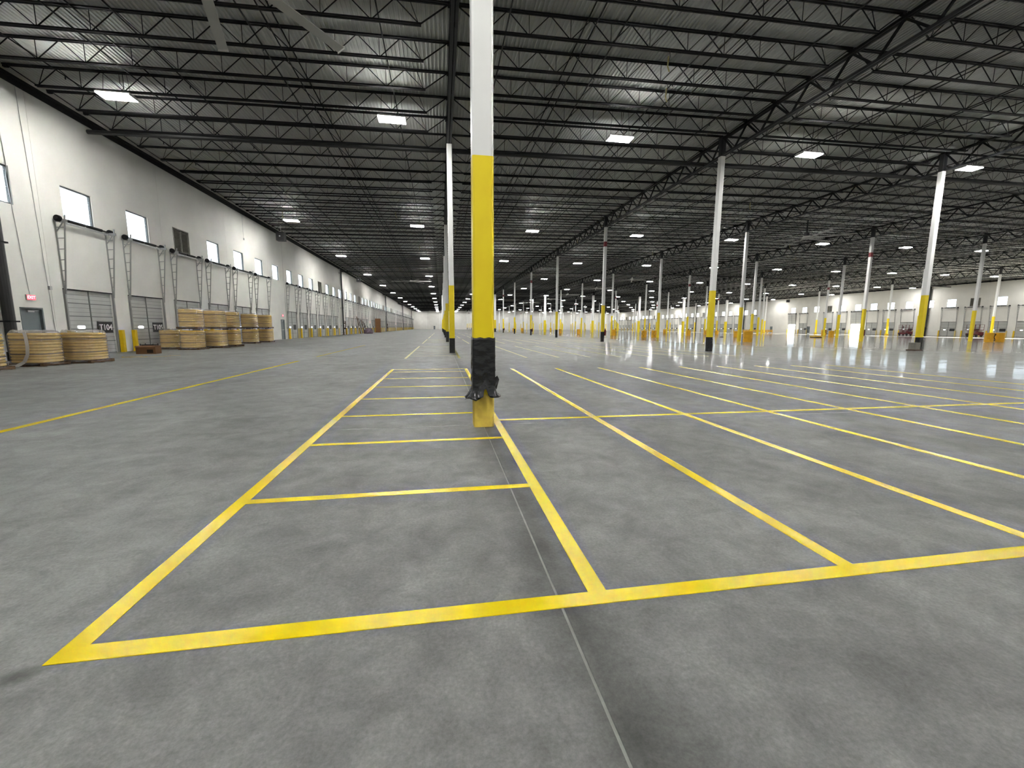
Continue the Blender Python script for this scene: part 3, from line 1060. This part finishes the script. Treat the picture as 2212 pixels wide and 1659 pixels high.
R_ME, S_ME = ring_mesh(), strap_mesh()
board_me = MB().box((-.56, -.05, 0), (.56, .05, .02)).mesh('board', 'pallet_wood')
block_me = MB().box((-.05, -.55, 0), (.05, .55, .075)).mesh('stringer', 'pallet_wood')
def pallet_load(x, y, z, label, seed, group, rz=0.0, s=1.0):
    t = thing('wrapped_coil_pallet', label, 'pallet load', (x, y, z), rz, group)
    t.scale = (s, s, 1)
    pa = put('pallet', None, t)
    for q in range(3): put('stringer', block_me, pa, (-.5 + .5 * q, 0, .02))
    for q in range(5):
        put('board', board_me, pa, (0, -.48 + .24 * q, .095)); 
        if q in (0, 2, 4): put('board', board_me, pa, (0, -.48 + .24 * q, 0))
    for q in range(10):
        o = put('coil_layer', R_ME, t, (random.uniform(-.004, .004), random.uniform(-.004, .004), .118 + q * .1005))
    for q in (.40, .88): put('strap', S_ME, t, (0, 0, q))
    put('stretch_film', film_mesh(seed, 0.0 if label.startswith('lower') else 1.0), t, (0, 0, .118))
    return t
PL = [(-13.92, 15.05, 0, 'yellow ribbed coils wrapped in film, cut off by the picture edge before the exit door', .02),
      (-13.85, 16.98, 0, 'yellow ribbed coils on a pallet with loose film tail, in front of the exit door', .03),
      (-13.30, 18.22, 0, 'pallet of yellow ribbed coils under shiny film standing before the first dock door', -.02),
      (-16.05, 28.35, 0, 'single-height pallet of yellow coils standing against the dock door marked T105', .03),
      (-14.55, 27.62, 0, 'lower wrapped yellow coil pallet of the nearest double stack', .0),
      (-14.55, 27.62, 1, 'upper wrapped yellow coil pallet on top of the nearest double stack', .03),
      (-14.40, 29.95, 0, 'lower yellow coil pallet of the second double stack', .02),
      (-14.40, 29.95, 1, 'upper yellow coil pallet of the second double stack', -.02),
      (-14.42, 31.90, 0, 'lower yellow coil pallet of the third, narrow-looking double stack', -.02),
      (-14.42, 31.90, 1, 'upper yellow coil pallet of the third, narrow-looking double stack', .02),
      (-15.40, 37.30, 0, 'lower dull yellow coil pallet of the fourth double stack', .02),
      (-15.40, 37.30, 1, 'upper dull yellow coil pallet of the fourth double stack', .0),
      (-15.30, 39.95, 0, 'lower yellow coil pallet of the farthest double stack beside the narrow exit door', .0),
      (-15.30, 39.95, 1, 'upper yellow coil pallet of the farthest double stack beside the narrow exit door', .03)]
for q, (x, y, lv, lab, rz) in enumerate(PL):
    t = pallet_load(x, y, 1.215 * lv, lab, q, 'wrapped pallets of yellow coils along the pallet wall', rz)
    if q == 1:
        m = MB(); pts = [(.14, -.56, 1.16), (.20, -.60, 1.00), (.21, -.60, .70), (.17, -.59, .40), (.06, -.60, .16), (-.12, -.66, .03), (-.30, -.72, .012)]
        for a, b in zip(pts[:-1], pts[1:]): m.bar(a, b, .10, .006, up=(0, 1, 0))
        m.build('film_tail', 'film_tail', t)['label'] = 'loose whitish tail of stretch film'

# cardboard box and dark crate by the dock doors
t = thing('cardboard_box', 'open brown cardboard box with a dark hand hole on the floor', 'box', (-14.45, 23.55, 0), .15)
m = MB()
for a, b in (((-.40, -.30, 0), (.40, -.285, .40)), ((-.40, .285, 0), (.40, .30, .40)), ((-.40, -.285, 0), (-.385, .285, .40)), ((.385, -.285, 0), (.40, .285, .40)), ((-.385, -.285, 0), (.385, .285, .012))):
    m.box(a, b)
m.build('carton', 'cardboard', t)
MB().quad_prism([(-.40, -.30, .40), (.40, -.30, .40), (.40, -.29, .40), (-.40, -.29, .40)], [(-.40, -.42, .34), (.40, -.42, .34), (.40, -.41, .335), (-.40, -.41, .335)]).build('flap', 'cardboard', t)
MB().box((.05, -.304, .05), (.30, -.30, .22)).build('hand_hole_shade', 'dark_brown', t)  # dark plate on the carton face, painted shade of the opening
t = thing('plastic_crate', 'black slatted plastic crate behind the cardboard box', 'crate', (-15.75, 25.75, 0), .1)
m = MB()
for q in range(4):
    z = .02 + q * .10
    m.box((-.30, -.25, z), (.30, -.23, z + .06)).box((-.30, .23, z), (.30, .25, z + .06)).box((-.30, -.23, z), (-.28, .23, z + .06)).box((.28, -.23, z), (.30, .23, z + .06))
for sx in (-1, 1):
    for sy in (-1, 1): m.box((sx * .29 - .02, sy * .24 - .02, 0), (sx * .29 + .02, sy * .24 + .02, .42))
m.box((-.28, -.23, 0), (.28, .23, .02)); m.build('basket', 'black_plastic', t)
MB().box((-.24, -.20, .02), (.24, .20, .30)).build('liner', 'black_wrap', t)
m = MB(); pr = Vector((-13.2, 20.3, .015))
rnd = random.Random(5)
for q in range(26):
    p2 = pr + Vector((rnd.uniform(-.25, .30), rnd.uniform(-.20, .32), 0)); p2.z = rnd.uniform(.008, .03)
    m.bar(pr, p2, .03, .005); pr = p2 if abs(p2.x + 13.2) < 1.0 and abs(p2.y - 20.9) < 1.2 else Vector((-13.2, 20.6, .015))
tag(m.build('strap_scrap', 'coil_yellow'), 'tangle of yellow strapping scraps on the floor before the first dock door', 'scrap')

# ------------------------------------------------------------------ pipes down the walls
def downpipe(x, y, s, label, valve):
    t = thing('roof_drain_pipe', label, 'pipe', (x, y, 0), 0, 'dark pipes down the side walls')
    MB().tube([(s * .28, 0, .35), (s * .28, 0, 11.0)], .17, 14).build('pipe', 'black_pipe', t)
    MB().tube([(s * .28, -.45 * s, .05), (s * .28, -.45 * s, 11.0)], .05, 8).build('riser', 'galvanised', t)
    b_ = MB()
    for z in (1.5, 4.5, 7.5, 10.3): b_.box((min(0.002 * s, s * .47), -.20, z), (max(0.002 * s, s * .47), .20, z + .06))
    b_.build('wall_clamps', 'black_steel', t)
    if valve:
        v = MB().lathe([(.24, 0), (.24, .05), (.18, .05), (.18, .35), (.24, .35), (.24, .40)], (s * .28, 0, 0), 14)
        v.tube([(s * .28, 0, 1.1), (s * .75, 0, 1.1)], .12, 10).tube([(s * .28, 0, 2.0), (s * .66, 0, 2.0)], .10, 10).tube([(s * .75, -.22, 1.1), (s * .75, .22, 1.1)], .02, 6)
        v.lathe([(.20, -.03), (.20, .03)], (s * .75, 0, 1.35), 12)
        v.tube([(s * .62, .2, .02), (s * .62, .2, 2.3)], .06, 8).tube([(s * .28, 0, 2.3), (s * .62, .2, 2.3)], .06, 8)
        v.build('valve_set', 'brown_stain', t)
    else:
        MB().lathe([(.22, 0), (.22, .35)], (s * .28, 0, 0), 14).build('foot', 'black_pipe', t)
for q, y in enumerate((19.38, 75.7, 133.4, 190.9, 248.3)):
    downpipe(XL, y, 1, 'dark drain pipe running the full height of the pallet wall, %s from the camera' % nth(q + 1), q in (1, 2))
for q, y in enumerate((79.4, 138.6, 168.0, 210.0)):
    downpipe(XR, y, -1, 'dark drain pipe running the full height of the far sunlit wall, %s from the camera' % nth(q + 1), q == 0)
# thin conduits on the pallet wall
def conduit(pts, label, box=None):
    t = thing('wall_conduit', label, 'conduit', (0, 0, 0), 0, 'thin conduits on the pallet wall')
    MB().tube(pts, .010, 6).build('tube', 'galvanised', t)
    if box: MB().box((box[0], box[1] - .06, box[2] - .08), (box[0] + .08, box[1] + .06, box[2] + .08)).build('junction_box', 'galvanised', t)
cx = XL + .02
conduit([(cx, 20.35, 11.0), (cx, 20.5, 7.6), (cx, 20.42, 7.2), (cx, 20.68, 2.64)], 'thin bent conduit dropping to the exit sign by the first dock door')
conduit([(cx, 21.35, 11.0), (cx, 21.65, .3)], 'thin straight conduit with small box beside the first dock door', (cx - .015, 21.62, 3.0))
conduit([(cx, 40.9, 10.9), (cx, 40.9, 8.9)], 'short conduit with end box high above the double stacks', (cx - .015, 40.9, 8.9))
conduit([(cx, 49.8, 11.0), (cx, 49.9, .9)], 'thin conduit dropping beside the narrow exit door', (cx - .015, 49.9, 1.2))

# ------------------------------------------------------------------ unit heaters hung by the walls
def heater(x, y, z, label, s=1):
    t = thing('unit_heater', label, 'heater', (x, y, z), 0, 'black heaters hung near the walls')
    MB().box((-.36, -.33, 0), (.36, .33, .80)).build('cabinet', 'black_plastic', t)
    for q in range(6): MB().box((-.31, -.355, .08 + q * .11), (.31, -.33, .12 + q * .11)).build('louver', 'black_plastic', t)
    MB().lathe([(.07, 0), (.07, .03)], (0, 0, 0), 12).build('badge', 'galvanised', t, (0, -.36, .40)).rotation_euler = (math.pi / 2, 0, 0)
    hh = roof_z(x) - z
    MB().tube([(0, 0, .80), (0, 0, hh - .45), (-.35, -.2, hh - .05)], .025, 6).build('hanger', 'galvanised', t)
heater(-15.2, 45.1, 9.62, 'square black heater hung under the roof above the double stacks')
heater(-15.1, 83.4, 9.7, 'square black heater beyond the dark drain pipe on the pallet wall')
heater(-15.1, 160.0, 9.7, 'small distant black heater high along the pallet wall')
heater(107.6, 116.5, 9.6, 'square black heater high on the far sunlit wall above the open door')

# ------------------------------------------------------------------ big ceiling fans
def fan(x, y, z, r, nb, a0, label):
    t = thing('ceiling_fan', label, 'fan', (x, y, z), 0, 'large ceiling fans with long blades')
    MB().lathe([(.10, .22), (.30, .20), (.36, .05), (.36, -.02), (.20, -.06)], (0, 0, 0), 18).build('hub', 'fan_grey', t)
    MB().tube([(0, 0, .2), (0, 0, roof_z(x) - z - .75)], .06, 10).box((-.15, -.15, .2), (.15, .15, .55)).build('down_rod', 'dark_steel', t)
    for k in range(nb):
        th = a0 + 2 * math.pi * k / nb
        b = put('blade', fan_blade(r), t); b.rotation_euler = (0, 0, th)
def fan_blade(r):
    key = ('blade', r)
    if key not in mesh_cache:
        m = MB()
        m.quad_prism([(.30, -.12, .03), (.30, .12, -.03), (r, .12, -.03), (r, -.12, .03)], [(.30, -.12, .05), (.30, .12, -.01), (r, .12, -.01), (r, -.12, .05)])
        m.quad_prism([(r, -.125, -.02), (r, .125, -.06), (r + .02, .125, -.06), (r + .02, -.125, -.02)], [(r, -.125, .08), (r, .125, .04), (r + .02, .125, .04), (r + .02, -.125, .08)])
        mesh_cache[key] = m.mesh('blade', 'fan_grey')
    return mesh_cache[key]
fan(-4.90, 10.43, 9.15, 3.85, 7, math.radians(54.5), 'grey fan overhead whose two long blades enter the top of the picture')
fan(34.78, 36.17, 10.0, 3.7, 6, .25, 'large grey ceiling fan between third and fourth column rows, first one away')
fan(34.2, 72.4, 10.0, 3.7, 6, .1, 'large grey ceiling fan between third and fourth column rows, second one away')
fan(34.0, 89.6, 10.0, 3.7, 6, .2, 'large grey ceiling fan between third and fourth column rows, third one away')
fan(33.0, 108.2, 10.0, 3.7, 6, .3, 'large grey ceiling fan between third and fourth column rows, fourth one away')
fan(32.5, 126.0, 10.0, 3.7, 6, .0, 'large grey ceiling fan between third and fourth column rows, fifth one away')
fan(31.0, 145.0, 10.0, 3.7, 6, .1, 'large grey ceiling fan between third and fourth column rows, sixth one away')
fan(-5.43, 83.2, 10.0, 3.7, 6, -.1, 'grey ceiling fan with thin blades far off between pallet wall and first column row')

# cords left hanging from the joists
cord_spots = [(-3.6, 37.9), (-13.2, 39.9), (1.6, 44.2), (9.3, 16.5), (8.3, 14.7), (-2.4, 53.0), (-9.0, 52.0), (7.4, 60.2), (15.0, 46.0), (24.0, 30.0), (27.0, 52.0), (40.0, 44.0), (12.5, 78.0), (-6.5, 72.0), (48.0, 52.0)]
for q, (x, y) in enumerate(cord_spots):
    y = Y0 + JS * round((y - Y0) / JS) - .042
    t = thing('hanging_cord', 'pale cord hanging under %s joist, %s' % (nth(max(1, round((y + .042 - Y0) / JS) - 3)), BAYN[max(0, min(7, sum(x > e for e in XS) - 1))]), 'cord', (x, y, 10.75), 0, 'pale cords hanging under the joists')
    MB().tube([(0, 0, roof_z(x) - 10.75 - JD + .02), (.02, 0, .35), (-.03, .02, .10)], .012, 5).build('cord', 'wire', t)
    MB().tube([(-.03, .02, .36), (-.05, .02, .02), (.03, .03, -.14)], .024, 6).build('plug', 'cord_yellow', t)

# ------------------------------------------------------------------ things standing about the far floor
def drum(x, y, label, hh=1.05, r=.40, strap=True):
    t = thing('column_guard_drum', label, 'guard', (x, y, 0), random.uniform(0, 6), 'yellow plastic column guards standing on the floor')
    MB().lathe([(r * .96, 0), (r, .06), (r, hh * .3), (r * .95, hh * .33), (r, hh * .36), (r, hh * .64), (r * .95, hh * .67), (r, hh * .70), (r, hh - .05), (r * .92, hh), (r * .55, hh), (r * .55, hh - .06)], (0, 0, 0), 20).build('shell', 'drum_yellow', t)
    if strap:
        s = MB()
        for q in range(8):
            z0 = .1 + q * (hh - .2) / 8
            a0, a1 = math.pi * 1.5 + .35 * math.sin(q * 1.1), math.pi * 1.5 + .35 * math.sin(q * 1.1 + 1.1)
            s.bar(((r + .012) * math.cos(a0), (r + .012) * math.sin(a0), z0), ((r + .012) * math.cos(a1), (r + .012) * math.sin(a1), z0 + (hh - .2) / 8), .07, .015)
        s.build('strap', 'black_plastic', t)
DR = [(31.22, 38.5, 'largest yellow drum-shaped guard, beside a yellow column foot in third row', 1.15),
      (45.6, 58.8, 'yellow drum guard half hidden behind a column in third row', .98),
      (46.4, 72.9, 'yellow guard with black strap beside the distant column in fourth row', 1.05),
      (58.9, 86.0, 'small yellow guard glimpsed past the second row column with black foot', .95),
      (62.0, 86.4, 'small yellow guard just past the black-footed second row column', .9),
      (29.65, 57.9, 'first of two yellow guards side by side near third column row', 1.04),
      (31.34, 58.1, 'second of two yellow guards side by side near third column row', 1.04),
      (31.2, 72.6, 'square-looking yellow guard in mid distance past the red-banded column', 1.1),
      (30.2, 89.6, 'distant yellow guard between mid-floor columns', 1.04),
      (62.8, 110.5, 'tiny yellow guard far off by the sunlit wall columns', 1.05),
      (29.0, 100.0, 'wide yellow guard far off behind a black-footed column', 1.04),
      (30.1, 155.0, 'tiny yellow guard near the back wall, beside a pale column', 1.15),
      (29.9, 173.5, 'tiniest yellow guard near the back wall', 1.0),
      (47.9, 180.5, 'tiny yellow guard before the plain back wall with a dark edge', 1.2),
      (79.0, 75.5, 'yellow guard beside a column near the sunlit open dock door', 1.18),
      (62.3, 58.2, 'waisted yellow guard on the floor before the sunlit dock doors', 1.07),
      (60.6, 37.3, 'first of a pair of yellow guards near the picture edge before the red lift', 1.05),
      (61.95, 37.2, 'second of a pair of yellow guards near the picture edge before the red lift', 1.05)]
for x, y, lab, hh in DR: drum(x, y, lab, hh, .38 if hh < 1.1 else .44)
t = thing('low_platform', 'low tan flat platform lying by a column before the sunlit doors', 'platform', (60.9, 59.6, 0), .1)
MB().box((-.75, -.5, .08), (.75, .5, .26)).build('deck', 'coil_yellow', t)
for q in (-.6, 0, .6): MB().box((q - .06, -.5, 0), (q + .06, .5, .08)).build('runner', 'pallet_wood', t)
t = thing('concrete_block', 'loose grey block standing against the dark column foot', 'block', (30.85, 22.75, 0), .1)
MB().box((-.22, -.20, .06), (.22, .20, .52)).build('block', 'block_grey', t)
MB().box((-.30, -.27, 0), (.30, .27, .06)).build('base', 'brown_stain', t)
# wheel chock / dark cap by the drums
tag(MB().lathe([(.30, 0), (.28, .05), (.16, .09)], (0, 0, 0), 16).build('dark_cap', 'black_plastic', None, (44.4, 60.6, 0)), 'flat dark cap on the floor beside the half hidden drum', 'cap')

def extinguisher(x, y, label):
    t = thing('fire_extinguisher', label, 'extinguisher', (x, y, 0), 0, 'extinguishers strapped to red-banded columns')
    MB().lathe([(.06, .62), (.09, .66), (.09, 1.12), (.05, 1.22), (.025, 1.25)], (0, 0, 0), 14).build('cylinder', 'extinguisher_red', t)
    MB().box((-.02, -.09, 1.25), (.02, .06, 1.33)).tube([(0, -.05, 1.27), (.10, -.04, 1.1), (.10, -.02, .8)], .012, 6).build('valve_hose', 'black_plastic', t)
    MB().box((-.13, -.04, .60), (-.08, .04, 1.1)).build('bracket', 'black_steel', t)
for i in (1, 3, 5):
    for j in (2, 4, 6):
        extinguisher(X0 + SX * i + .14 + .135, Y0 + SY * j - .02, 'dark red extinguisher on the red-banded column in %s row, %s such column' % (ROWNAMES[i], nth(j // 2)))

def scissor_lift(x, y, rz, label):
    t = thing('scissor_lift', label, 'lift', (x, y, 0), rz, 'dark red scissor lifts by the far wall')
    MB().box((-1.15, -.55, .22), (1.15, .55, .62)).box((-1.15, -.57, .25), (-.6, .57, .9)).build('chassis', 'lift_red', t)
    for sx in (-.8, .8):
        for sy in (-.55, .55):
            w = MB().lathe([(.22, -.1), (.24, -.07), (.24, .07), (.22, .1)], (0, 0, 0), 16).build('wheel', 'tyre', t, (sx, sy, .24)); w.rotation_euler = (math.pi / 2, 0, 0)
    s = MB()
    for q in range(3):
        for sy in (-.4, .4):
            s.bar((-.95, sy, .66 + q * .17), (.95, sy, .80 + q * .17), .06, .05).bar((-.95, sy, .80 + q * .17), (.95, sy, .66 + q * .17), .06, .05)
    s.build('scissor_arms', 'lift_red', t)
    MB().box((-1.15, -.55, 1.22), (1.15, .55, 1.34)).build('platform', 'lift_red', t)
    g = MB()
    for sx in (-1.12, -.4, .4, 1.12):
        for sy in (-.53, .53): g.bar((sx, sy, 1.34), (sx, sy, 2.40), .045, .045)
    for z in (1.85, 2.38):
        for sy in (-.53, .53): g.bar((-1.12, sy, z), (1.12, sy, z), .045, .045)
        for sx in (-1.12, 1.12): g.bar((sx, -.53, z), (sx, .53, z), .045, .045)
    g.build('guard_rail', 'lift_red', t)
    MB().box((.95, -.72, 1.7), (1.15, -.57, 2.05)).build('control_box', 'black_plastic', t)
scissor_lift(107.2, 68.4, 1.45, 'dark red scissor lift parked by the far wall, beyond the pair of yellow guards')
scissor_lift(107.0, 81.2, 1.55, 'dark red scissor lift parked by the far wall, beside the dark drain pipes')

for q in range(6):
    x, y = 106.5, 121.5 + q * 2.3
    t = thing('yellow_barrier', 'low yellow barrier along the far wall beside the sun-filled doorway, %s piece' % nth(q + 1), 'barrier', (x, y, 0), 0, 'low yellow barriers by the far wall')
    MB().box((-.05, -1.05, .35), (.05, 1.05, .75)).box((-.05, -1.05, .85), (.05, 1.05, 1.0)).build('rail', 'drum_yellow', t)
    for sy in (-.9, .9): MB().box((-.08, sy - .07, 0), (.08, sy + .07, 1.02)).build('post', 'drum_yellow', t)

# clutter along the pallet wall far off
t = thing('cardboard_tower', 'tall brown cardboard column standing by the distant dock doors', 'box', (-15.4, 107.8, 0), .05)
MB().box((-.6, -.6, .1), (.6, .6, 3.4)).build('carton', 'cardboard', t); MB().box((-.65, -.65, 0), (.65, .65, .1)).build('pallet', 'pallet_wood', t)
MB().box((-.605, -.03, .1), (.605, .03, 3.405)).build('tape', 'dark_brown', t)
for q, (x, y, a) in enumerate(((-15.9, 87.6, .12), (-15.8, 89.4, -.10), (-15.9, 91.8, .18), (-15.8, 94.6, -.16), (-15.9, 96.2, .05))):
    o = MB().bar((0, 0, .02), (-.75, a * 4, 3.4 - .3 * q), .16, .05).build('leaning_board', 'brown_stain', None, (x, y, 0))
    tag(o, 'brown board leaning on the pallet wall past the drain pipe, %s of the group' % nth(q + 1), 'board', 'boards leaning along the pallet wall')
for q, (x, y, s) in enumerate(((-14.6, 88.4, 1.0), (-14.7, 90.4, .9))):
    m = MB(); rnd = random.Random(q)
    N = 14
    prof = [(.75 * s, 0), (.85 * s, .25), (.78 * s, .7), (.55 * s, 1.0), (.2 * s, 1.15)]
    m.lathe(prof, (0, 0, 0), N)
    m.v = [(a * (1 + rnd.uniform(-.12, .12)), b * (1 + rnd.uniform(-.12, .12)), c * (1 + (rnd.uniform(-.1, .1) if c > 0 else 0))) for a, b, c in m.v]
    tag(m.build('wrapped_bundle', 'bundle_mauve', None, (x, y, 0)), ('larger', 'smaller')[q] + ' mauve grey wrapped bundle on the floor by the leaning boards', 'bundle', 'mauve bundles by the leaning boards')
